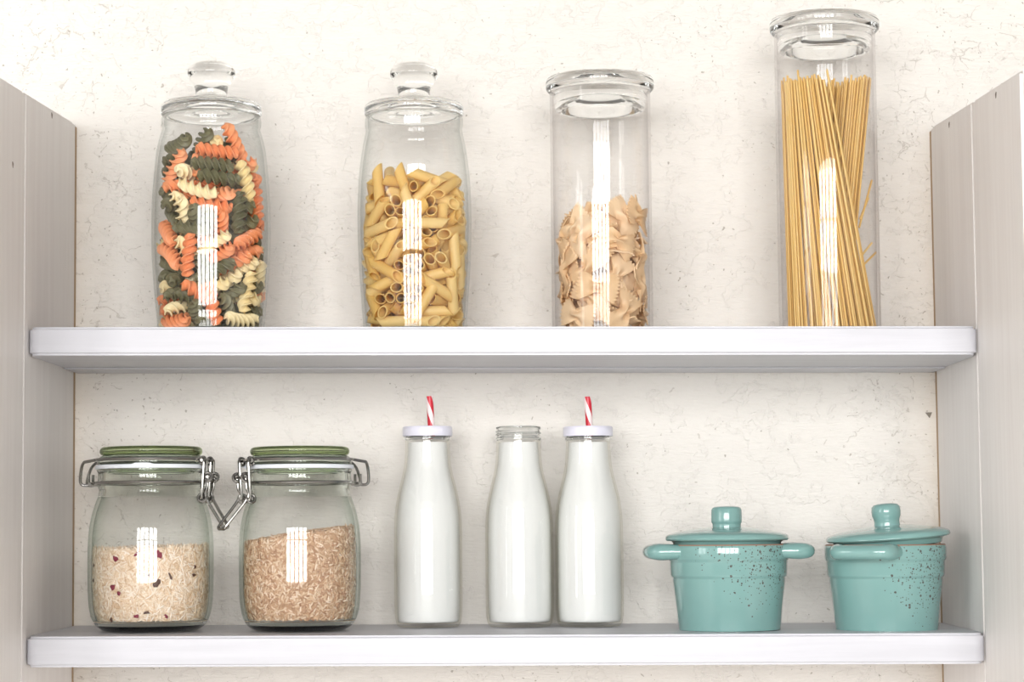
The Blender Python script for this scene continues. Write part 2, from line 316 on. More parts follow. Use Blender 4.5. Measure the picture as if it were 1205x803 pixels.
def mat_grain(name, stops, rough=.5):
    t = NT(name)
    r = t.n('ShaderNodeNewGeometry').outputs['Random Per Island']
    t.principled(Base_Color=t.ramp(r, stops), Roughness=rough); return t.m

def mat_glaze(name, spot):
    """turquoise glaze with brown speckles gathered around one point of the pot's wall"""
    t = NT(name); co = t.coord()
    n = t.noise(co, 22, 3)
    base = t.mix(n, srgb(118, 158, 154), srgb(129, 168, 164))
    d = t.n('ShaderNodeVectorMath', {0: co, 1: spot}, operation='DISTANCE').outputs['Value']
    dens = t.math('MULTIPLY_ADD', d, -15.0, 1.0, clamp=True)          # 1 at the spot, 0 some 6 cm off
    def specks(scale, amt):
        v = t.n('ShaderNodeTexVoronoi', {'Vector': co, 'Scale': scale})
        rr = t.n('ShaderNodeSeparateColor', {0: v.outputs['Color']})
        on = t.math('LESS_THAN', rr.outputs[0], t.math('MULTIPLY', t.math('POWER', dens, 1.3), amt))
        size = t.math('MULTIPLY_ADD', rr.outputs[1], .3, .1)
        return t.math('MULTIPLY', t.math('LESS_THAN', v.outputs['Distance'], size), on)
    sp = t.math('MAXIMUM', specks(330, .95), specks(620, 1.0))
    col = t.mix(t.math('MULTIPLY', sp, .85), base, srgb(74, 58, 54))
    t.principled(Base_Color=col, Roughness=.12, Coat_Weight=.35, Coat_Roughness=.04, Specular_IOR_Level=.6, Normal=t.bump(t.noise(co, 45, 2), .06, .001)); return t.m

def mat_straw():
    t = NT('striped_straw'); co = t.n('ShaderNodeTexCoord').outputs['Object']
    x = t.n('ShaderNodeSeparateXYZ', {0: co})
    ang = t.math('DIVIDE', t.math('ARCTAN2', x.outputs[1], x.outputs[0]), 2*PI)
    tw = t.math('FRACT', t.math('MULTIPLY_ADD', ang, 2.0, t.math('MULTIPLY', x.outputs[2], 38.0)))
    col = t.mix(t.math('GREATER_THAN', tw, .5), srgb(205, 40, 58), srgb(244, 226, 226))
    t.principled(Base_Color=col, Roughness=.35); return t.m

M = {}
M['wall'] = mat_wall()
M['room'] = mat_plain('room_paint', srgb(200, 199, 198), .8, bump=.1, bscale=60)
M['ceiling'] = mat_plain('ceiling_paint', srgb(112, 111, 110), .85, bump=.1, bscale=60)
M['floor'] = mat_wood('floor_boards', srgb(232, 228, 223), srgb(238, 234, 230), 1)
M['shelf'] = mat_wood('white_painted_wood', srgb(197, 197, 203), srgb(206, 206, 212), 0, .42)
M['panel'] = mat_wood('grey_washed_wood', srgb(225, 220, 217), srgb(231, 227, 224), 2, .5, .12)
M['caulk'] = mat_plain('brown_gap', srgb(176, 150, 120), .9, bump=.5, bscale=400)
M['hole'] = mat_plain('dark_dent', srgb(120, 108, 98), .8)
M['chip'] = mat_plain('grey_chip', srgb(136, 128, 116), .8)
M['frame'] = mat_plain('white_window_frame', srgb(236, 236, 236), .4)
M['thin'] = mat_thin_glass('clear_jar_glass', (.993, .994, .993, 1), srgb(214, 218, 216))
M['thin_plastic'] = mat_thin_glass('clear_cylinder_glass', (.993, .992, .991, 1), srgb(222, 219, 219))
M['thin_green'] = mat_thin_glass('greenish_jar_glass', (.994, .997, .993, 1), srgb(198, 209, 198), 2.8)
M['bottle'] = mat_thin_glass('bottle_glass', (.997, .998, .996, 1), srgb(236, 235, 222), 4.0)
M['glass'] = mat_glass('solid_clear_glass', (.985, .99, .988, 1))
M['glass_blue'] = mat_glass('solid_base_glass', (.86, .91, .91, 1))
M['glass_neck'] = mat_glass('greenish_neck_glass', (.962, .975, .958, 1))
M['glass_green'] = mat_glass('solid_green_glass', (.94, .965, .93, 1))
M['green_top'] = mat_glass('deep_green_glass', (.76, .81, .66, 1), .03)
M['gasket'] = mat_plain('white_rubber', srgb(226, 230, 236), .45)
M['steel'] = mat_plain('steel_wire', srgb(158, 156, 152), .25, 1.0)
M['milk'] = mat_plain('milk', srgb(226, 227, 225), .35, Specular_IOR_Level=.4)
M['cap'] = mat_plain('white_cap', srgb(226, 225, 238), .3, coat=.3)
M['straw'] = mat_straw()
M['glaze_a'] = mat_glaze('speckled_glaze', (.030, -.045, .073))
M['glaze_b'] = mat_glaze('speckled_glaze_far_side', (.040, -.034, .058))
M['glaze'] = mat_glaze('plain_glaze', (9, 9, 9))
M['clay'] = mat_plain('bare_clay', srgb(150, 116, 98), .8, bump=.2, bscale=400)
M['fus_green'] = mat_pasta('spinach_pasta', srgb(94, 92, 62), srgb(122, 118, 88), .5)
M['fus_orange'] = mat_pasta('tomato_pasta', srgb(238, 138, 84), srgb(246, 170, 122), .5)
M['fus_cream'] = mat_pasta('plain_pasta', srgb(242, 218, 158), srgb(250, 234, 190), .5)
M['penne'] = mat_pasta('penne_pasta', srgb(248, 216, 128), srgb(254, 234, 170), .4, sss=.42)
M['farfalle'] = mat_pasta('farfalle_pasta', srgb(244, 212, 164), srgb(251, 229, 194), .45, sss=.3)
M['spaghetti'] = mat_pasta('spaghetti_pasta', srgb(234, 190, 102), srgb(247, 215, 140), .42, sss=.2)
M['rice_white'] = mat_grain('pale_rice', [(0, srgb(206, 172, 136)), (.3, srgb(230, 206, 178)), (.75, srgb(242, 226, 208)), (1, srgb(248, 238, 228))])
M['rice_brown'] = mat_grain('brown_rice', [(0, srgb(170, 128, 98)), (.35, srgb(202, 166, 134)), (.7, srgb(219, 190, 160)), (1, srgb(238, 218, 198))])
M['berry'] = mat_plain('dried_berry', srgb(128, 34, 58), .6, bump=.4, bscale=600)
M['seed'] = mat_plain('dark_seed', srgb(84, 54, 42), .6, bump=.4, bscale=600)

# ------------------------------------------------------------------ the room
def slab(name, lo, hi, mat, kind='structure'):
    bm = bmesh.new(); add_box(bm, lo, hi)
    return tag(link(name, mesh_of(bm), mat, smooth=False), kind=kind)
XL, XR, YF, ZC = -2.0, 2.0, -3.7, 2.75
slab('wall_back', (XL, 0, 0), (XR, .12, ZC), M['wall'])
slab('floor', (XL, YF, -.1), (XR, 0, 0), M['floor'])
slab('ceiling', (XL, YF, ZC), (XR, .12, ZC+.1), M['ceiling'])
slab('wall_right', (XR, YF, 0), (XR+.12, .12, ZC), M['room'])
def wall_with_hole(name, axis, pos, lo, hi, h0, h1):
    """wall across x (axis 'x': lies at y=pos) or along y (axis 'y': lies at x=pos) with one opening h0..h1=(u,z)"""
    bm = bmesh.new(); t = -.12
    for (u0, z0, u1, z1) in ((lo, 0, h0[0], ZC), (h1[0], 0, hi, ZC), (h0[0], 0, h1[0], h0[1]), (h0[0], h1[1], h1[0], ZC)):
        if axis == 'x': add_box(bm, (u0, pos+t, z0), (u1, pos, z1))
        else: add_box(bm, (pos+t, u0, z0), (pos, u1, z1))
    return tag(link(name, mesh_of(bm), M['room'], smooth=False), kind='structure')
def window(name, axis, pos, h0, h1, cols, rows, strength, col):
    bm = bmesh.new()
    def bar(u0, z0, u1, z1, d=.04):
        if axis == 'x': add_box(bm, (u0, pos-.08, z0), (u1, pos-.08+d, z1))
        else: add_box(bm, (pos-.08, u0, z0), (pos-.08+d, u1, z1))
    w, h = h1[0]-h0[0], h1[1]-h0[1]
    for i in range(cols+1):
        u = h0[0]+w*i/cols; b = .06
        bar(max(h0[0], u-b), h0[1], min(h1[0], u+b), h1[1])
    for j in range(rows+1):
        z = h0[1]+h*j/rows; b = .05 if j in (0, rows) else .018
        bar(h0[0], max(h0[1], z-b), h1[0], min(h1[1], z+b), .036)
    tag(link(name, mesh_of(bm), M['frame'], smooth=False), kind='structure')
    L = bpy.data.lights.new('daylight', 'AREA'); L.shape = 'RECTANGLE'; L.size = w; L.size_y = h; L.energy = strength; L.color = col
    o = bpy.data.objects.new('daylight', L); COL.objects.link(o)
    c = ((h0[0]+h1[0])/2, (h0[1]+h1[1])/2)
    if axis == 'x': o.location = (c[0], pos-.11, c[1]); o.rotation_euler = (PI/2, 0, 0)         # faces +y
    else: o.location = (pos-.11, c[0], c[1]); o.rotation_euler = (PI/2, 0, -PI/2)                # faces +x
    return o
wall_with_hole('wall_front', 'x', YF, XL, XR, (-1.55, 1.08), (1.1, 2.34))
window('window_1', 'x', YF, (-1.55, 1.08), (1.1, 2.34), 5, 2, LIGHT_MAIN, (1, .993, .98))
wall_with_hole('wall_left', 'y', XL, YF, 0, (-2.2, 1.10), (-1.2, 2.20))
window('window_2', 'y', XL, (-2.2, 1.10), (-1.2, 2.20), 2, 3, LIGHT_SIDE, (1, .993, .98))
wd = bpy.data.worlds.new('daylight_sky'); sc.world = wd; wd.use_nodes = True
wd.node_tree.nodes['Background'].inputs[0].default_value = (.85, .92, 1, 1); wd.node_tree.nodes['Background'].inputs[1].default_value = 1.0
# ------------------------------------------------------------------ shelf unit
unit = tag(empty('wall_shelf', (0, 0, Z0)), 'white painted wooden shelf unit with two boards between grey washed plank sides', 'shelf')
def U(v): return (v[0], v[1], v[2]-Z0)
def board(z_top, thick, slope, chip=False):
    L = W/2-.0006; bm = bmesh.new()
    # outline in plan: rounded front corners; extruded in z, then edges eased
    rc = .010; pts = [(-L, -.0015), (L, -.0015)]
    for k in range(6): a = -PI/2*k/5; pts.append((L-rc+rc*math.cos(a), -SD+rc+rc*math.sin(a)))
    for k in range(6): a = -PI/2-PI/2*k/5; pts.append((-L+rc+rc*math.cos(a), -SD+rc+rc*math.sin(a)))
    top = [bm.verts.new((x, y, z_top+slope*x)) for x, y in pts]; bot = [bm.verts.new((x, y, z_top-thick+slope*x)) for x, y in pts]
    ft = bm.faces.new(top); fb = bm.faces.new(bot[::-1])
    for i in range(len(pts)):
        j = (i+1) % len(pts); bm.faces.new((top[j], top[i], bot[i], bot[j]))
    bmesh.ops.recalc_face_normals(bm, faces=bm.faces)
    es = [e for e in bm.edges if (e in ft.edges or e in fb.edges) and min(v.co.y for v in e.verts) < -.1 and max(v.co.y for v in e.verts) < -.1]
    bmesh.ops.bevel(bm, geom=es, offset=.0022, segments=3, affect='EDGES')
    return mesh_of(bm)
link('shelf_board', board(0, .0247, SL), M['shelf'], unit, angle=30)
link('shelf_board', board(.25115, .0233, SU), M['shelf'], unit, angle=30)
bm = bmesh.new(); add_box(bm, (-W/2+.001, -.062, .25115-.0233-.0013), (W/2-.001, -.0015, .25115-.0233), .0006)
for v in bm.verts: v.co.z += SU*v.co.x
link('batten', mesh_of(bm), M['shelf'], unit, angle=30)
def plank(name, side, y0, y1, ztop0, ztop1, zb):
    """upright board on one side; its inner face is the plane |x| = W/2"""
    bm = bmesh.new(); x0 = side*W/2; x1 = side*(W/2+.022)
    P = [(y0, zb), (y1, zb), (y1, ztop1), (y0, ztop0)]
    a = [bm.verts.new(U((x0, y, z))) for y, z in P]; b = [bm.verts.new(U((x1, y, z))) for y, z in P]
    bm.faces.new(a); bm.faces.new(b[::-1])
    for i in range(4): bm.faces.new((a[i], b[i], b[(i+1) % 4], a[(i+1) % 4]))
    bmesh.ops.bevel(bm, geom=list(bm.edges), offset=.0026, segments=2, affect='EDGES')
    return link(name, mesh_of(bm), M['panel'], unit, angle=30)
def ztop_at(px, py, side):                        # height of the pixel's ray where it meets the side plane
    d = F_ + R_*((px-IW/2)/FPX) - U_*((py-IH/2)/FPX)
    p = Vector((CX, CY, CZ)) + d*((side*W/2-CX)/d.x); return p.y, p.z
GL, GR = -.2215, -.2010
zb = Z0-.45
yl, zl = ztop_at(90.5, 146, -1); yl2, zl2 = ztop_at(3, 91, -1)
sl = (zl2-zl)/(yl2-yl); zL = lambda y: zl + sl*(y-yl)
yr, zr = ztop_at(1093.5, 151, 1); yr2, zr2 = ztop_at(1202, 81, 1)
sr_ = (zr2-zr)/(yr2-yr); zR = lambda y: zr + sr_*(y-yr)
yre, _ = ztop_at(1203.5, 200, 1)
plank('side_plank', -1, -.0095, GL+.0003, zL(-.003), zL(GL), zb)
plank('side_plank', -1, GL-.0003, -.46, zL(GL), zL(-.46), zb)
plank('side_plank', 1, -.0095, GR+.0003, zR(-.003), zR(GR), zb)
plank('side_plank', 1, GR-.0003, yre, zR(GR), zR(yre), zb)
for s, zt in ((-1, zL(-.003)), (1, zR(-.003))):
    bm = bmesh.new(); add_box(bm, U((s*(W/2+.0007) if s > 0 else -(W/2+.012), -.0094, zb)), U((s*(W/2+.012) if s > 0 else -(W/2+.0007), 0.0, zt-.003)))
    tag(link('brown_joint', mesh_of(bm), M['caulk'], unit, smooth=False), 'brown gap strip along the wall')
for px, py, s in ((61, 136, -1), (15, 194, -1), (1117, 147, 1), (1172, 112, 1)):
    y, z = ztop_at(px, py, s); bm = bmesh.new()
    pts = [(y+.0021*math.cos(a)*(1+.3*math.sin(3*a)), z+.0028*math.sin(a)*(1+.25*math.cos(2*a+1))) for a in [2*PI*i/14 for i in range(14)]]
    x = s*(W/2); v1 = [bm.verts.new(U((x-s*.0002, a, b))) for a, b in pts]; v2 = [bm.verts.new(U((x+s*.004, y+(a-y)*.3, z+(b-z)*.3))) for a, b in pts]
    bm.faces.new(v1)
    for i in range(14): bm.faces.new((v1[i], v1[(i+1) % 14], v2[(i+1) % 14], v2[i]))
    bm.faces.new(v2[::-1])
    link('nail_dent', mesh_of(bm), M['hole'], unit, smooth=False)
c = at(1093, 488, 0); bm = bmesh.new()
tri = [bm.verts.new((c.x+dx, -.0006, c.z+dz)) for dx, dz in ((-.0033, .0018), (.0030, .0020), (.0006, -.0034))]
tri2 = [bm.verts.new((v.co.x, .001, v.co.z)) for v in tri]
bm.faces.new(tri); bm.faces.new(tri2[::-1])
for i in range(3): bm.faces.new((tri[i], tri[(i+1) % 3], tri2[(i+1) % 3], tri2[i]))
tag(link('plaster_chip', mesh_of(bm), M['chip'], smooth=False), 'small dark triangular chip in the plaster beside the grey plank', 'plaster chip')

# ------------------------------------------------------------------ upper jars
YU = -.110
class Ax:
    """the upright axis of a turned thing, seen at pixel column cx (read at row cy) and standing on a shelf"""
    def __init__(s, cx, cy, Y, zf):
        s.p = at(cx, cy, Y); s.Y = Y; s.cx = cx; s.base = zf(s.p.x) + .0004; s.k = 1/pxm(Y, cx, cy)
        s.loc = Vector((s.p.x, Y, s.base))
    def z(s, py): return at(s.cx, py, s.Y).z - s.base
    def pr(s, prof, n=0):
        q = [(r*s.k, s.z(y)) for r, y in prof]
        return smooth_prof(q, n) if n else q

def shell(outer, th, floor_t, lip=.0006):
    """closed glass shell: outer profile (bottom to rim) plus the inside offset by th; floor floor_t thick"""
    rt, zt = outer[-1]
    inner = [(max(r-th, .002), z) for r, z in outer if z > floor_t]
    inner[-1] = (rt-th+lip*.5, zt)
    prof = [(0, outer[0][1])] + outer + [(rt-th/2, zt+lip)] + inner[::-1]
    r0 = inner[0][0]
    prof += [(r0*.985, floor_t), (r0*.9, floor_t-.0006), (0, floor_t-.0008)]
    return prof, len(outer)
def glass_jar(name, ax, outer, mats, th=.0024, floor_t=.005, label='', cat='jar', neck=9):
    root = tag(empty(name, ax.loc), label, cat)
    prof, n = shell(outer, th, floor_t)
    # thin walls; the thick bottom is solid glass
    mis = []
    for (a, b) in zip(prof, prof[1:]): mis.append(1 if max(a[1], b[1]) <= floor_t+.0035 or min(a[1], b[1]) > neck else 0)
    bm = bmesh.new(); lathe(bm, prof, 96, mis=mis)
    link('jar_body', mesh_of(bm, fix=True), mats, root, angle=60)
    return root
def knob_lid(root, ax, flange, y0, y1, knob):
    """glass stopper: disc of radius flange from y0 to y1, a knob above, a collar below"""
    q = [(0, y1-1.5), (flange-9, y1-1.2), (flange-8, y1), (flange-2, y1-.4), (flange, y1-3), (flange, y0+3.5), (flange-2.5, y0+.6), (flange-9, y0-.8), (32, y0-2.0)]
    prof = ax.pr(q) + ax.pr(knob, 4)
    bm = bmesh.new(); lathe(bm, prof[:len(q)], 80); lid = link('lid', mesh_of(bm), M['glass'], root, angle=50)
    # reopen as one solid: disc and knob share the lid mesh, knob kept as a child
    bm = bmesh.new(); lathe(bm, [(0, ax.z(y0-2.0)+.0002), (32*ax.k, ax.z(y0-2.0)+.0002)] + ax.pr(knob, 4), 64)
    link('knob', mesh_of(bm), M['glass'], lid, angle=50)
    # stopper collar going down into the neck
    return lid

# 1 barrel jar with spirals
A1 = Ax(248.5, 260, YU, zup)
out1 = [(57*A1.k, 0), (60.5*A1.k, .0012), (62.2*A1.k, .004)] + A1.pr([(63, 377), (66.2, 345), (69, 305), (69.7, 275), (69.2, 240), (67, 208), (64.3, 181), (60.5, 163), (57.5, 154)], 3) + A1.pr([(57.5, 151), (58.6, 149), (58.6, 141), (57.6, 138.6)])
J1 = glass_jar('barrel_jar', A1, out1, [M['thin'], M['glass_blue']], label='barrel-shaped glass jar with knobbed glass lid, filled with tricolour spiral pasta')
KN = [(23, 0), (19.5, -5), (18.6, -10), (20, -17), (24.5, -24.5), (27.6, -31), (28, -35), (26.5, -40), (21, -44.5), (11, -47), (0, -47.6)]
knob_lid(J1, A1, 59, 122.5, 138.2, [(r, 120.5+y) for r, y in KN])
# 2 barrel jar with tubes
A2 = Ax(487.8, 260, YU, zup)
out2 = [(55*A2.k, 0), (59*A2.k, .0012), (60.6*A2.k, .004)] + A2.pr([(61.3, 378), (63.2, 350), (65.4, 318), (66.8, 280), (67, 250), (65.8, 216), (63.2, 190), (60, 170), (57.2, 156)], 3) + A2.pr([(56.8, 153), (57.8, 150), (57.8, 141), (56.8, 138.6)])
J2 = glass_jar('barrel_jar', A2, out2, [M['thin'], M['glass_blue']], label='barrel-shaped glass jar with knobbed glass lid, filled with yellow tube pasta')
knob_lid(J2, A2, 58.5, 123, 138.2, [(r, 121.5+y) for r, y in KN])
# 3, 4 straight cylinders with flat lids
def flat_lid(root, ax, R, yt):
    q = [(0, yt+1.2), (R-6, yt+.8), (R-2.2, yt), (R-.4, yt+2.6), (R, yt+6), (R, yt+9.5), (R-.8, yt+13), (R-3, yt+15), (R-8.6, yt+15.4), (R-9.2, yt+17), (R-9.5, yt+32), (R-11, yt+36), (R-14, yt+38), (R-18, yt+38), (R-21, yt+35), (R-23.5, yt+28), (R-25, yt+25), (R-30, yt+23.5), (0, yt+23)]
    bm = bmesh.new(); lathe(bm, ax.pr(q), 96); return link('lid', mesh_of(bm), M['glass'], root, angle=35)
A3 = Ax(707.6, 250, YU, zup)
z3 = A3.z(109.5); r3 = 59.4*A3.k
J3 = glass_jar('cylinder_jar', A3, [(r3-.003, 0), (r3-.0008, .0008), (r3, .003), (r3, z3*.5), (r3, z3-.001), (r3-.0005, z3)], [M['thin_plastic'], M['thin_plastic']], .0022, .004, 'straight glass cylinder jar with flat clear lid, half full of bow-tie pasta')
flat_lid(J3, A3, 64, 93)
A4 = Ax(973.8, 230, YU, zup)
z4 = A4.z(39.5); r4 = 59.4*A4.k
J4 = glass_jar('cylinder_jar', A4, [(r4-.003, 0), (r4-.0008, .0008), (r4, .003), (r4, z4*.5), (r4, z4-.001), (r4-.0005, z4)], [M['thin_plastic'], M['thin_plastic']], .0022, .004, 'tallest straight glass cylinder jar with flat clear lid, holding long spaghetti')
flat_lid(J4, A4, 64.6, 23.5)

# ------------------------------------------------------------------ pasta meshes
def fusilli_mesh(seed):
    rnd = random.Random(seed); bm = bmesh.new()
    L, turns, n = .0370, 1.9+rnd.uniform(-.2, .2), 46
    sec = []
    for b in range(3):
        a = 2*PI*b/3
        for da, r in ((-1.047, .0022), (-.42, .0036), (-.25, .0056), (-.12, .0064), (.12, .0064), (.25, .0056), (.42, .0036)): sec.append((a+da, r))
    rings = []
    bend = rnd.uniform(-.003, .003)
    for i in range(n):
        t = i/(n-1); z = (t-.5)*L; k = .55+.45*min(1, min(t, 1-t)*9) 
        rings.append([bm.verts.new((r*k*math.cos(a+2*PI*turns*t)+bend*(4*(t-.5)**2), r*k*math.sin(a+2*PI*turns*t), z)) for a, r in sec])
    m = len(sec)
    for a, b in zip(rings, rings[1:]):
        for i in range(m): bm.faces.new((a[i], a[(i+1) % m], b[(i+1) % m], b[i]))
    for ring, s in ((rings[0], -1), (rings[-1], 1)):
        c = bm.verts.new((sum(v.co.x for v in ring)/m, sum(v.co.y for v in ring)/m, ring[0].co.z))
        for i in range(m): bm.faces.new((ring[i], ring[(i+1) % m], c))
    return mesh_of(bm, 'spiral')
def penne_mesh(seed):
    rnd = random.Random(seed); bm = bmesh.new(); n = 20
    L, ro, ri, sl = .0290, .0047, .0037, .95
    def ring(r, s): return [bm.verts.new((r*math.cos(2*PI*i/n), r*math.sin(2*PI*i/n), s*L/2+sl*r*math.cos(2*PI*i/n))) for i in range(n)]
    o0, o1, i0, i1 = ring(ro, -1), ring(ro, 1), ring(ri, -1), ring(ri, 1)
    for a, b in ((o0, o1), (o1, i1), (i1, i0), (i0, o0)):
        for i in range(n): bm.faces.new((a[i], a[(i+1) % n], b[(i+1) % n], b[i]))
    return mesh_of(bm, 'tube')
def farfalle_mesh(seed):
    rnd = random.Random(seed); bm = bmesh.new(); nu, nv = 22, 32
    th = .0011; A = rnd.uniform(.0030, .0042); tw = rnd.uniform(-.8, .8); bendc = rnd.uniform(-.0050, -.0022); bv = rnd.uniform(-.0022, .0022)
    top, bot = [], []
    for i in range(nu+1):
        u = -1+2*i/nu; rt, rb = [], []
        for j in range(nv+1):
            v = -1+2*j/nv
            wid = .0128*(.40+.60*min(1, abs(u)*1.15)**.8)
            pin = math.exp(-(u/.30)**2)
            zig = .0011*(1, 0, -1, 0)[j % 4]*(1 if i in (0, nu) else .45 if i in (1, nu-1) else 0)
            x = u*.0182*(1-.10*v*v*abs(u)) + (zig if u > 0 else -zig)
            y = v*wid
            z = A*pin*math.cos(PI*v*1.6) + bendc*u*u + bv*v*v*abs(u) + .0013*tw*math.sin(u*3+v*2) + .0007*math.sin(v*4+seed)*abs(u)
            rt.append(bm.verts.new((x, y, z+th/2))); rb.append(bm.verts.new((x, y, z-th/2)))
        top.append(rt); bot.append(rb)
    for i in range(nu):
        for j in range(nv):
            bm.faces.new((top[i][j], top[i+1][j], top[i+1][j+1], top[i][j+1])); bm.faces.new((bot[i][j], bot[i][j+1], bot[i+1][j+1], bot[i+1][j]))
    for i in range(nu):
        bm.faces.new((top[i][0], bot[i][0], bot[i+1][0], top[i+1][0])); bm.faces.new((top[i][nv], top[i+1][nv], bot[i+1][nv], bot[i][nv]))
    for j in range(nv):
        bm.faces.new((top[0][j], top[0][j+1], bot[0][j+1], bot[0][j])); bm.faces.new((top[nu][j], bot[nu][j], bot[nu][j+1], top[nu][j+1]))
    return mesh_of(bm, 'bow')
def decode(s):
    """packed placements: x y z in 0.1 mm and a quaternion in 1/1000"""
    v = [int(x) for x in s.split()]
    return [(v[i]/1e4, v[i+1]/1e4, v[i+2]/1e4, Quaternion([q/1000 for q in v[i+3:i+7]]).normalized()) for i in range(0, len(v), 7)]
def scatter(name, ax, z0, table, kinds, pick, cat, group):
    """kinds: list of (meshes, label); one object per placement, copies share meshes"""
    proto = {}
    for i, (x, y, z, q) in enumerate(table):
        k = pick(i); me, label = kinds[k][0][i % len(kinds[k][0])], kinds[k][1]
        key = me.name
        if key not in proto:
            o = bpy.data.objects.new(name, me); proto[key] = o
        else: o = proto[key].copy()
        o.rotation_mode = 'QUATERNION'
        o.location = (ax.loc.x+x*.985, ax.loc.y+y*.985, ax.base+z0+z); o.rotation_quaternion = q
        tag(o, label, cat, group); COL.objects.link(o)
def prep(me, mat, angle=40):
    me.materials.append(mat); me.polygons.foreach_set('use_smooth', [True]*len(me.polygons)); me.set_sharp_from_angle(angle=math.radians(angle)); return me
rnd = random.Random(11)
fk = [([prep(fusilli_mesh(s), M[m]) for s in (1, 2, 3)], lab) for m, lab in (
    ('fus_green', 'dark green spiral pasta piece inside the tricolour barrel jar'),
    ('fus_orange', 'orange spiral pasta piece inside the tricolour barrel jar'),
    ('fus_cream', 'cream yellow spiral pasta piece inside the tricolour barrel jar'))]
fp = [rnd.choice((0, 0, 1, 1, 2, 2, 0)) for _ in range(400)]
scatter('spiral_pasta', A1, .0050, decode(T_FUSILLI), fk, lambda i: fp[i], 'pasta', 'spiral pasta in the barrel jar')
scatter('tube_pasta', A2, .0050, decode(T_PENNE), [([prep(penne_mesh(1), M['penne'])], 'yellow slant-cut tube of dry pasta inside the barrel jar')], lambda i: 0, 'pasta', 'tube pasta in the barrel jar')
# bows: a layer lying flat along the glass, a second layer behind it, and the loose ones in the middle
bows = [t for t in decode(T_FARFALLE) if math.hypot(t[0], t[1]) < .021]
rnd = random.Random(23)
def bow_layer(rc, jr, gap_u, gap_z, tilt, tries):
    got = []
    for tr in range(tries):
        a = rnd.uniform(0, 2*PI); z = rnd.uniform(.011, .102)
        ztop = .095 + .008*math.cos(a) + .004*math.sin(3*a+1)
        if z > ztop: continue
        if any(math.hypot(((a-b+PI) % (2*PI)-PI)*rc/gap_u, (z-c)/gap_z) < 1 for b, c in got): continue
        got.append((a, z))
        n = Vector((math.cos(a), math.sin(a), 0)); up = Vector((0, 0, 1)); tg = up.cross(n)
        m = Matrix((tg, up, n)).transposed().to_quaternion()
        roll = rnd.choice((0, 0, .5, -.5, .9, -.9, PI/2, 1.2))+rnd.uniform(-.25, .25)
        roll = max(-1.0, min(1.0, roll)) if rc > .03 else roll
        q = m @ Quaternion((0, 0, 1), roll) @ Quaternion((0, 1, 0), rnd.uniform(-tilt, tilt)) @ Quaternion((1, 0, 0), rnd.uniform(-tilt*1.6, tilt*1.6))
        r = rc-rnd.uniform(0, jr); bows.append((n.x*r, n.y*r, z, q))
bow_layer(.0368, .0006, .0345, .0240, .06, 5000)
bow_layer(.0322, .0012, .0270, .0200, .12, 4000)
bow_layer(.0262, .002, .0250, .0190, .25, 2500)
scatter('bow_tie_pasta', A3, .0042, bows, [([prep(farfalle_mesh(s), M['farfalle'], 50) for s in (1, 2, 3, 4, 5, 6)], 'beige bow-tie pasta piece inside the straight cylinder jar')], lambda i: 0, 'pasta', 'bow-tie pasta in the cylinder jar')

# ------------------------------------------------------------------ spaghetti
def strand_mesh():
    bm = bmesh.new(); n = 7; r = .00095
    a = [bm.verts.new((r*math.cos(2*PI*i/n), r*math.sin(2*PI*i/n), 0)) for i in range(n)]; b = [bm.verts.new((v.co.x, v.co.y, 1)) for v in a]
    for i in range(n): bm.faces.new((a[i], a[(i+1) % n], b[(i+1) % n], b[i]))
    bm.faces.new(a[::-1]); bm.faces.new(b); return mesh_of(bm, 'strand')
sm = prep(strand_mesh(), M['spaghetti'], 60)
rnd = random.Random(4)
zb0 = .0044; Ri = r4-.0022-.0016
strands = []
def disc(rmax):
    while True:
        x, y = rnd.uniform(-1, 1), rnd.uniform(-1, 1)
        if x*x+y*y < 1: return x*rmax, y*rmax
ztop = A4.z(95)
ZS = np.linspace(0, 1, 28)
placed = np.zeros((0, 28, 2))
def try_strand(xt, yt, xb, yb, gap=.00197):
    """accept a strand when it keeps clear of the wall and of every strand already standing"""
    global placed
    path = np.stack([xb+(xt-xb)*ZS, yb+(yt-yb)*ZS], 1)
    if np.hypot(path[:, 0], path[:, 1]).max() > Ri: return False
    if len(placed) and np.hypot(placed[:, :, 0]-path[:, 0], placed[:, :, 1]-path[:, 1]).min() < gap: return False
    placed = np.concatenate([placed, path[None]]); return True
def edge(x): return math.sqrt(max(0, Ri*Ri-x*x))
# front sheaf: hugs the near wall, tops gathered on one side, feet fanned out to the other
n = 0
for tr in range(60000):
    if n >= 120: break
    u = rnd.random(); d = rnd.random()**1.3
    xt = (-.97+.92*u)*Ri; xb = (-.92+1.86*u)*Ri
    yt = -edge(xt)*(1-.80*d); yb = -edge(xb)*(1-.66*d)
    if try_strand(xt, yt, xb, yb): strands.append((xt, yt, xb, yb, ztop+rnd.gauss(-.004, .0028))); n += 1
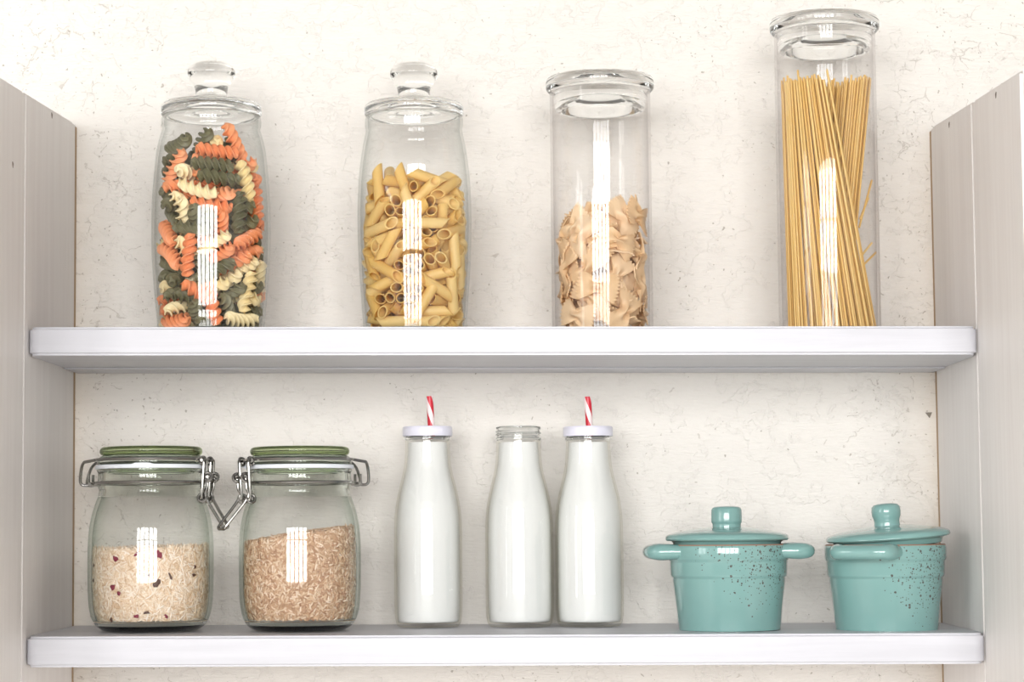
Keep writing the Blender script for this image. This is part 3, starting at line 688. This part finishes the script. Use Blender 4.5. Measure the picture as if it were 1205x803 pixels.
# rear sheaf: tops to the other side, feet crossing behind
n = 0
for tr in range(60000):
    if n >= 125: break
    u = rnd.random(); d = rnd.random()
    xt = (-.10+1.07*u)*Ri; xb = (-.60+.98*u)*Ri
    yt = edge(xt)*(-.62+1.55*d); yb = edge(xb)*(.12+.82*d)
    if try_strand(xt, yt, xb, yb): strands.append((xt, yt, xb, yb, ztop+rnd.gauss(-.006+.008*u, .0025))); n += 1
def put_strand(o, p0, p1):
    d = p1-p0; o.rotation_mode = 'QUATERNION'; o.rotation_quaternion = d.to_track_quat('Z', 'Y'); o.location = p0; o.scale = (1, 1, d.length)
o = None
for xt, yt, xb, yb, zt in strands:
    o = bpy.data.objects.new('spaghetti_strand', sm) if o is None else o.copy()
    put_strand(o, A4.loc+Vector((xb, yb, zb0+rnd.uniform(0, .0012))), A4.loc+Vector((xt, yt, zt)))
    tag(o, 'thin golden spaghetti strand standing in the tallest cylinder jar', 'pasta', 'spaghetti in the tall jar'); COL.objects.link(o)
for (x0, y0, x1, y1) in ((1011, 268, 1026, 212), (1012, 258, 1022, 233), (1013, 302, 1026, 286), (1014, 314, 1031, 297)):
    p0, p1 = at(x0, y0, YU-.006), at(x1, y1, YU+.004)
    o = o.copy(); put_strand(o, p0, p1)
    tag(o, 'short broken spaghetti end poking out of the bundle in the tallest jar', 'pasta', 'spaghetti ends in the tall jar'); COL.objects.link(o)

# ------------------------------------------------------------------ clip-top jars with rice
YJ = -.122
def clip_jar(cx, k, side, label, fill):
    """side: +1 clasp on the +x side"""
    ax = Ax(cx, 640, YJ, zlow); kk = ax.k*k
    q = [(73.2, 690), (73.4, 660), (73, 638), (71.5, 620), (68.5, 605), (64.8, 593), (62, 585), (60.6, 578), (61.5, 574.5), (62.6, 570), (62.2, 566), (61.6, 562), (61.8, 557), (63.2, 554.5), (63.2, 552.6)]
    lowq = [(47*kk, 0), (53*kk, .0005), (58.6*kk, .0022), (63.6*kk, .0050), (68.6*kk, .0116), (71.6*kk, .0205), (72.9*kk, .033)]
    outer = smooth_prof(lowq + [(r*kk, ax.z(y)) for r, y in q], 3)
    root = glass_jar('clip_top_jar', ax, outer, [M['thin_green'], M['glass_neck']], .0032, .0058, label, neck=ax.z(586))
    def pr(pp): return [(r*kk, ax.z(y)) for r, y in pp]
    # lid: thick green disc on a clear stepped plug
    bm = bmesh.new()
    lathe(bm, pr([(0, 536.5), (57, 536.5), (60, 538), (62, 541), (62.6, 545), (62, 547.4), (57, 547.6), (56, 549), (55, 557), (52, 558), (50, 549), (0, 547)])[::-1] , 80)
    lid = link('lid', mesh_of(bm), M['glass_green'], root, angle=35)
    bm = bmesh.new(); lathe(bm, pr([(0, 536.2), (55, 536.2), (58.6, 535.6), (60, 533), (60, 530.4), (58.8, 528), (56, 526.6), (50, 527.2), (0, 527.6)]), 80)
    link('lid_top', mesh_of(bm), M['green_top'], lid, angle=50)['label'] = 'thick green glass top of the lid'
    # rubber gasket with its pull tab
    bm = bmesh.new(); lathe(bm, pr([(56.5, 548), (64.5, 547.8), (65.2, 549), (65.2, 551.2), (64.5, 552.3), (56.5, 552.2), (56.5, 548)]), 80)
    a = -PI/2 if side > 0 else PI*1.02
    tb = []
    for s, z in ((0, 548), (1, 552)):
        tb.append([bm.verts.new((kk*rr*math.cos(a+da), kk*rr*math.sin(a+da), ax.z(z-((1.6 if side > 0 else 2.2) if rr > 65.9 else 0)))) for rr, da in (((64, -.22), (66, -.12), (66.4, 0), (66, .12), (64, .22)) if side > 0 else ((64, -.17), (70, -.12), (73, 0), (70, .12), (64, .17)))])
    bm.faces.new(tb[0]); bm.faces.new(tb[1][::-1])
    for i in range(5): bm.faces.new((tb[0][i], tb[1][i], tb[1][(i+1) % 5], tb[0][(i+1) % 5]))
    link('gasket', mesh_of(bm), M['gasket'], root, angle=35)['label'] = 'white rubber sealing ring'
    # steel wire
    wr = .0013; S = side
    def X(px): return (at(px, 560, YJ).x - ax.loc.x)
    def pt(dx, y, dy=0.0): return Vector((S*dx*ax.k, dy, ax.z(y)))
    zt, zl = ax.z(541.5), ax.z(568.5); rt, rl = 62.6*kk+wr*1.2, 63*kk+wr*1.2
    # lower neck ring
    bm = bmesh.new(); tube(bm, ring_pts((0, 0, zl), rl, 64), wr, 8, True); link('neck_wire', mesh_of(bm), M['steel'], root)
    # upper bail: around the lid, reaching down to the hinge on the far side from the clasp
    bm = bmesh.new()
    arc = ring_pts((0, 0, zt), rt, 52, a0=PI-.42, a1=-(PI-.42), incl=True)
    if S < 0: arc = [Vector((-p.x, p.y, p.z)) for p in arc]
    hinge = [pt(-75, 544, .016), pt(-79, 550, .013), pt(-82, 563, .010), pt(-81.5, 569.5, .008), pt(-76, 571, .007), pt(-70, 569.5, .006), pt(-66, 568.5, .005)]
    h2 = [Vector((p.x, -p.y, p.z)) for p in hinge]
    path = smooth_prof([tuple(p) for p in hinge[::-1]], 3) + [tuple(p) for p in arc] + smooth_prof([tuple(p) for p in h2], 3)
    tube(bm, path, wr, 8); link('bail_wire', mesh_of(bm), M['steel'], root)
    # hinge: small upright posts and the cross pin
    bm = bmesh.new()
    for dy in (-.010, .010):
        tube(bm, [pt(-64, 568.5, dy*.6), pt(-72, 569, dy*.6), pt(-73.5, 566, dy*.6), pt(-73.5, 558, dy*.6)], wr*.95, 8)
    tube(bm, [pt(-70, 569.8, -.012), pt(-70, 569.8, .012)], wr*1.2, 8)
    link('hinge', mesh_of(bm), M['steel'], root)
    # clasp side: two ears on the bail, links down, lever loop hanging
    bm = bmesh.new()
    for dy in (-.011, .011):
        tube(bm, stadium(pt(66.5, 543.5, dy), 10*ax.k, 6*ax.k, 6, (1, 0, 0), (0, .5, .85)), wr*.9, 8, True)
        tube(bm, stadium(pt(68.5, 565, dy), 47*ax.k, 7.5*ax.k, 7, (.25, 1, 0), (S*.06, 0, 1)), wr, 8, True)
    tube(bm, [pt(66.5, 543, -.0145), pt(66.5, 543, .0145)], wr, 8)
    link('clasp_link', mesh_of(bm), M['steel'], root)
    bm = bmesh.new()
    for dy in (-.0105, .0105):
        for dx, y, rr in ((72.5, 562.5, 4.8), (66, 587, 4.8)):
            tube(bm, ring_pts(pt(dx, y, dy), rr*ax.k, 16, (1, 0, 0), (0, .35, 1)), wr*1.15, 8, True)
    tube(bm, [pt(72.5, 562.5, -.0125), pt(72.5, 562.5, .0125)], wr, 8); tube(bm, [pt(66, 587, -.0125), pt(66, 587, .0125)], wr, 8)
    link('clasp_ring', mesh_of(bm), M['steel'], root)
    bm = bmesh.new()
    lo = LEVER[S]
    for dy in (-.0105, .0105):
        p = [pt(72.5, 562.5, dy), pt(71.5, 575, dy), pt(70, 586, dy), pt(lo[0]-2, lo[1]-5, dy*.86), pt(lo[0]-.4, lo[1]-1.2, dy*.78)]
        tube(bm, smooth_prof([tuple(x) for x in p], 4), wr, 8)
    tube(bm, [pt(lo[0]-.4, lo[1]-1.2, -.0082), pt(lo[0]+.2, lo[1], -.0066), pt(lo[0]+.2, lo[1], .0066), pt(lo[0]-.4, lo[1]-1.2, .0082)], wr, 8)
    link('clasp_lever', mesh_of(bm), M['steel'], root)
    for o in root.children:
        if o.name.split('.')[0] in ('bail_wire', 'hinge', 'clasp_link', 'clasp_ring', 'clasp_lever'): o.rotation_euler = (0, 0, -S*TURN[S])
    return ax, root, outer
LEVER = {1: (90, 622), -1: (96.5, 622)}
TURN = {1: .13, -1: .46}
A5, J5, o5 = clip_jar(177.6, 1.0, 1, 'clip-top glass jar with green lid, holding pale rice flecked with dried berries', 0)
A6, J6, o6 = clip_jar(353.0, .975, -1, 'clip-top glass jar with green lid, holding plain brown rice', 0)

def rice(name, ax, outer, ytop_l, ytop_r, bump_h, gl, gw, n, mat, label, seed, flat=.9):
    """a heap of separate grains packed against the inside of the jar, over a hidden core; one uncountable mass"""
    rs = np.random.RandomState(seed); th = .0032+.0004
    inner = [(r-th, z) for r, z in outer if z > .0072]
    zz = np.array([z for r, z in inner]); rr = np.array([r for r, z in inner])
    zl, zr = ax.z(ytop_l), ax.z(ytop_r); R0 = rr.max(); zmin = zz[0]+.0004
    def ztop(x, y): return (zl+zr)/2 + (zr-zl)/2*x/R0 + bump_h*(1-(x*x+y*y)/R0**2)
    # template grain: spindle
    nr, ns = 5, 6; tv = []
    for i in range(nr):
        t = i/(nr-1); z = (t-.5); w = (.25, .85, 1.0, .85, .25)[i]*.5
        for k in range(ns): a = 2*PI*k/ns; tv.append((w*math.cos(a), w*flat*math.sin(a), z))
    tv = np.array(tv); tf = []
    for i in range(nr-1):
        for k in range(ns): tf.append((i*ns+k, i*ns+(k+1) % ns, (i+1)*ns+(k+1) % ns, (i+1)*ns+k))
    caps = [tuple(range(ns))[::-1], tuple((nr-1)*ns+k for k in range(ns))]
    V, quads, six = [], [], []
    cnt = 0; tries = 0
    while cnt < n and tries < n*6:
        tries += 1
        u = rs.rand()
        if u < .74:      # side wall
            a = rs.rand()*2*PI; z = zmin + (rs.rand()**.95)*(max(zl, zr)+bump_h-zmin); d = rs.rand()*gw*2.0 + gw*.55
            r = np.interp(z, zz, rr); p = np.array([(r-d)*math.cos(a), (r-d)*math.sin(a), z])
            if z > ztop(p[0], p[1])-gw*.4: continue
            nrm = np.array([math.cos(a), math.sin(a), 0]); slope = (np.interp(z+.002, zz, rr)-np.interp(z-.002, zz, rr))/.004
            nrm[2] = -slope
        elif u < .94:    # top
            a = rs.rand()*2*PI; q = math.sqrt(rs.rand())*(R0-gl*.6); p = np.array([q*math.cos(a), q*math.sin(a), 0.]); p[2] = ztop(p[0], p[1])-rs.rand()*gw*1.6
            nrm = np.array([0, 0, 1.])
        else:            # floor
            a = rs.rand()*2*PI; q = math.sqrt(rs.rand())*(rr[0]-gl*.5); p = np.array([q*math.cos(a), q*math.sin(a), zmin+gw*(.6+rs.rand())]); nrm = np.array([0, 0, 1.])
        nrm /= np.linalg.norm(nrm)
        t = rs.randn(3); t -= nrm*t.dot(nrm)*.93; t /= np.linalg.norm(t)
        b = np.cross(nrm, t); b /= np.linalg.norm(b); c = np.cross(t, b)
        s = rs.uniform(.8, 1.15)
        g = tv[:, :1]*b*gw*s + tv[:, 1:2]*c*gw*s + tv[:, 2:3]*t*gl*s*rs.uniform(.7, 1.1)
        # gentle bend along the grain, following the wall
        pts = p + g
        rad = np.hypot(pts[:, 0], pts[:, 1]); lim = np.interp(pts[:, 2], zz, rr)
        over = rad > lim; pts[over, :2] *= (lim[over]/rad[over])[:, None]
        pts[:, 2] = np.maximum(pts[:, 2], zmin)
        base = cnt*nr*ns; V.append(pts)
        quads += [tuple(base+i for i in f) for f in tf]; six += [tuple(base+i for i in f) for f in caps]
        cnt += 1
    # core
    bm = bmesh.new(); core = [(0, zmin+.001)]
    for z in np.linspace(zmin+.001, min(zl, zr)-gw*1.2, 14): core.append((float(np.interp(z, zz, rr))-gw*1.9, float(z)))
    rings = lathe(bm, core, 40)
    top = rings[-1]; c = bm.verts.new((0, 0, ztop(0, 0)-gw*1.5))
    for v in top: v.co.z = ztop(v.co.x, v.co.y)-gw*1.5
    for i in range(40): bm.faces.new((top[i], top[(i+1) % 40], c))
    bm.verts.index_update()
    off = cnt*nr*ns
    cv = [tuple(v.co) for v in bm.verts]; cf = [tuple(off+v.index for v in f.verts) for f in bm.faces]; bm.free()
    allv = np.concatenate(V + [np.array(cv)])
    me = bpy.data.meshes.new(name)
    me.from_pydata(allv.tolist(), [], quads+six+cf); me.update()
    o = link(name, me, mat, None, ax.loc, angle=60)
    return tag(o, label, 'rice', kind='stuff'), ztop, (zz, rr), zmin
r5, zt5, in5, zm5 = rice('rice', A5, o5, 646, 643, .0015, .0080, .00112, 12500, M['rice_white'], 'pale long-grain rice filling the lower half of the jar beside the grey plank', 3)
r6, zt6, in6, zm6 = rice('rice', A6, o6, 638, 619, .0022, .0053, .00142, 12500, M['rice_brown'], 'short-grained brown rice in the clip-top jar nearer the milk bottles', 8)
# dried berry bits and seeds among the pale rice, lying against the glass
def fleck(seed, s, mat, name, lab, px, py):
    rnd = random.Random(seed); bm = bmesh.new(); bmesh.ops.create_icosphere(bm, subdivisions=2, radius=1)
    for v in bm.verts:
        n = 1+.28*math.sin(3*v.co.x+seed)+.2*math.sin(5*v.co.z+seed*2); v.co = Vector((v.co.x*s[0]*n, v.co.y*.0007, v.co.z*s[1]*n))
    dx = (px-A5.cx)*A5.k; z = A5.z(py); r = float(np.interp(z, in5[0], in5[1]))-.0003
    dx = max(-r*.96, min(r*.96, dx)); y = -math.sqrt(r*r-dx*dx)
    o = link(name, mesh_of(bm), mat); o.location = A5.loc+Vector((dx, y, z)); o.rotation_euler = (0, rnd.uniform(-.8, .8), math.atan2(dx, -y))
    return o
for i, (px, py, w, h, kind) in enumerate(((146, 656, 4.5, 3, 'b'), (197, 652.5, 5, 5, 'b'), (195, 686, 4.5, 5, 's'), (143.5, 689, 4, 3.2, 'b'), (151, 696.5, 2, 3.4, 'b'), (115, 665, 2.3, 2.6, 's'), (115, 682, 2.4, 2, 's'),
        (185, 676, 2.6, 1.8, 's'), (210, 678, 2, 4, 's'), (235, 667, 2.6, 2, 's'), (234, 676.5, 3, 2.2, 's'), (183.5, 719, 3.2, 2, 's'), (171, 723, 3, 2.2, 'b'), (140, 727, 2.6, 3, 's'), (205, 724, 2.2, 2.6, 'b'), (172.5, 651, 2, 4, 'b'))):
    o = fleck(i, (w*A5.k*.95, h*A5.k*.95), M['berry'] if kind == 'b' else M['seed'], 'berry_piece' if kind == 'b' else 'seed', '', px, py)
    tag(o, 'dark red dried berry piece pressed against the glass in the pale rice' if kind == 'b' else 'small dark brown seed pressed against the glass in the pale rice', 'dried fruit' if kind == 'b' else 'seed', 'berry pieces in the pale rice' if kind == 'b' else 'seeds in the pale rice')

# ------------------------------------------------------------------ milk bottles
YB = -.064
def bottle(cx, ccol, capped, label, mlabel):
    ax = Ax(cx, 660, YB, zlow)
    body = smooth_prof([(30*ax.k, 0), (34.5*ax.k, .0005), (37*ax.k, .0022), (38.6*ax.k, .0055)] + ax.pr([(39.6, 722), (40, 700), (40, 660), (40, 630), (39.4, 609), (37.4, 592), (33.8, 575), (30, 560), (27.6, 547), (26.6, 534), (26, 521)]), 3)
    lip = ax.pr([(26.2, 518.2), (27.2, 517.4), (27.2, 515.6), (25.8, 514.6), (25.6, 505.5), (26.4, 504.6), (26.4, 503.2)])
    root = tag(empty('milk_bottle', ax.loc), label, 'bottle')
    prof, n = shell(body+lip, .0017, .0042)
    zl = ax.z(519.6)
    bm = bmesh.new(); lathe(bm, prof, 72, mis=[1 if min(a[1], b[1]) > zl else 0 for a, b in zip(prof, prof[1:])]); link('bottle_body', mesh_of(bm), [M['bottle'], M['glass']], root, angle=45)
    # screw thread
    bm = bmesh.new(); th = []
    for i in range(70):
        a = 2*PI*i/40; th.append(((25.9*ax.k)*math.cos(a), (25.9*ax.k)*math.sin(a), ax.z(513.4-5.8*i/70)))
    tube(bm, th, [.0009*min(1, (i+.5)/6, (69.5-i)/6) for i in range(70)], 8); link('screw_thread', mesh_of(bm), M['glass'], root)
    # milk
    inn = [(r-.0017-.0005, z) for r, z in body if z > .0048 and z < ax.z(519.0)]
    mp = [(0, .0044), (inn[0][0]*.96, .0044)] + inn + [(0, inn[-1][1])]
    bm = bmesh.new(); lathe(bm, mp, 72); tag(link('milk', mesh_of(bm), M['milk'], None, ax.loc, angle=50), mlabel, 'milk')
    if capped:
        bm = bmesh.new()
        q = ax.pr([(0, 502.6), (26, 502.2), (28.4, 502.4), (29.4, 503.8), (29.6, 506), (29.6, 512), (29.0, 513.8), (28.2, 513.8), (28.2, 504.4)]) + [(0, ax.z(504.4))]
        # a round hole in the middle for the straw
        hr = .0036; q[0] = (hr, q[0][1]); q[-1] = (hr, q[-1][1]); q.append(q[0])
        lathe(bm, q, 64); tag(link('cap', mesh_of(bm), M['cap'], root, angle=40), 'white metal cap')
    return ax, root
def straw(ax, px_top, px_bot, ytop, label):
    top, bot = at(px_top, ytop, YB), at(px_bot, 502, YB)
    d = (bot-top).normalized(); L = .075; r = .0031
    bm = bmesh.new(); lathe(bm, [(r, 0), (r, L), (r-.0004, L), (r-.0004, 0), (r, 0)], 24)
    # hollow tube inside the milk is cut short above the surface
    L2 = (bot-top).length + .0088
    for v in bm.verts: v.co.z = v.co.z/L*L2
    o = link('drinking_straw', mesh_of(bm), M['straw'], None, angle=50)
    o.location = top+d*L2; o.rotation_mode = 'QUATERNION'; o.rotation_quaternion = (-d).to_track_quat('Z', 'Y')
    return tag(o, label, 'straw')
B1, _ = bottle(503.9, 0, True, 'capped milk bottle with striped straw standing alone, nearer the rice jars', 'white milk in the capped bottle standing alone')
B2, _ = bottle(611.3, 0, False, 'open milk bottle without cap or straw, middle of the three', 'white milk in the open uncapped bottle')
B3, _ = bottle(693.6, 0, True, 'capped milk bottle with striped straw touching the open bottle', 'white milk in the capped bottle next to the open one')
straw(B1, 505.6, 507.4, 466.5, 'red and white striped straw in the capped bottle nearer the rice jars')
straw(B3, 691.6, 693.4, 467, 'red and white striped straw in the capped bottle nearer the pots')

# ------------------------------------------------------------------ turquoise pots
YP = -.133
def pot(cx, cy, glaze, label, rz, lid_tilt, lid_px, knob_round):
    ax = Ax(cx, cy, YP, zlow); k = ax.k
    root = tag(empty('lidded_pot', ax.loc), label, 'pot')
    q = [(59.6, 741), (60.5, 733), (62.6, 712), (65.2, 690), (66.0, 681), (66.1, 679.6), (67.8, 678.2), (68.3, 676), (68.9, 662), (69.0, 660.2), (70.4, 658.8), (70.9, 656.5), (71.1, 645), (70.6, 642), (69.4, 640.6)]
    prof = [(0, .0012), (52*k, .0012), (54*k, 0), (58.2*k, 0), (59.3*k, .0012)] + ax.pr(q) + ax.pr([(66, 640.8), (65, 643), (63, 680), (57, 728), (50, 735), (0, 736)])
    mis = []
    for i in range(len(prof)-1): mis.append(1 if i < 4 or len(q)+3 <= i <= len(q)+5 else 0)
    bm = bmesh.new(); lathe(bm, prof, 96, mis=mis); body = link('pot_body', mesh_of(bm), [glaze, M['clay']], root, angle=50)
    Rr = 70.8*k; zc = ax.z(649)
    for s in (0, PI):
        bm = bmesh.new(); n = 25; pts = []; rad = []
        half = .0225; reach = .0205
        P = [(-half, Rr-.011), (-half*1.0, Rr-.001), (-half*.93, Rr+reach*.55), (-half*.6, Rr+reach*.72), (0, Rr+reach*.76), (half*.6, Rr+reach*.72), (half*.93, Rr+reach*.55), (half*1.0, Rr-.001), (half, Rr-.011)]
        for (u, w) in smooth_prof(P, 4): pts.append((w, u, zc)) 
        m = len(pts)
        for i in range(m):
            t = abs(i/(m-1)-.5)*2; rad.append(.0060*(1+.16*math.exp(-((t-.62)/.16)**2)))
        tube(bm, pts, rad, 14, sy=1.0)
        hnd = link('handle', mesh_of(bm), M['glaze'], body, angle=60); hnd.rotation_euler = (0, 0, rz+s)
        # the web between bar and wall
    # lid
    R = 72.6*k
    lp = [(0, -.004), (60*k, -.004), (62*k, -.0035), (63.6*k, .0), (66*k, .0015), (R-.0012, .0017), (R, .0030), (R-.0003, .0052), (R-.0016, .0066), (62*k, .0086), (45*k, .0108), (28*k, .0124), (18*k, .0130), (0, .0132)]
    bm = bmesh.new(); lathe(bm, lp, 96); lid = link('lid', mesh_of(bm), M['glaze'], root, angle=50)
    lid.location = (lid_px[0]*k, 0, ax.z(640)+lid_px[1]); lid.rotation_euler = lid_tilt
    if knob_round: kp = [(r*k, z-.0030) for r, z in ((15.5, .0150), (15.0, .0175), (14.8, .0195), (15.4, .0215), (16.9, .0245), (17.2, .028), (16.6, .0315), (14, .0336), (8, .0346), (0, .0348))]
    else: kp = [(r*k, z-.0030) for r, z in ((17.0, .0150), (16.8, .0180), (17.0, .0190), (18.0, .0198), (18.2, .0215), (18.2, .0255), (17.9, .0305), (16.8, .0322), (14, .0331), (8, .0336), (0, .0338))]
    bm = bmesh.new(); lathe(bm, [(0, .0120)]+kp, 48); link('knob', mesh_of(bm), M['glaze'], lid, angle=50)
    return ax, root
P1, R1 = pot(857.8, 690, M['glaze_a'], 'turquoise speckled pot with its lid seated level, handles out to both sides', 0.0, (0, 0, 0), (-1.5, .0010), False)
P2, R2 = pot(1042.5, 690, M['glaze_b'], 'turquoise speckled pot with its lid tipped askew, in the corner by the grey plank', -PI/2-.46, (.02, -.064, 0), (4.0, .0024), True)

# ------------------------------------------------------------------ view
sc.view_settings.view_transform = 'Standard'; sc.view_settings.look = 'None'; sc.view_settings.gamma = 1.0; sc.view_settings.use_curve_mapping = False
sc.view_settings.exposure = EXPOSURE
sc.cycles.max_bounces = 24; sc.cycles.diffuse_bounces = 6; sc.cycles.glossy_bounces = 6; sc.cycles.transmission_bounces = 16; sc.cycles.transparent_max_bounces = 32
sc.cycles.use_denoising = True; sc.cycles.sample_clamp_indirect = 8.0
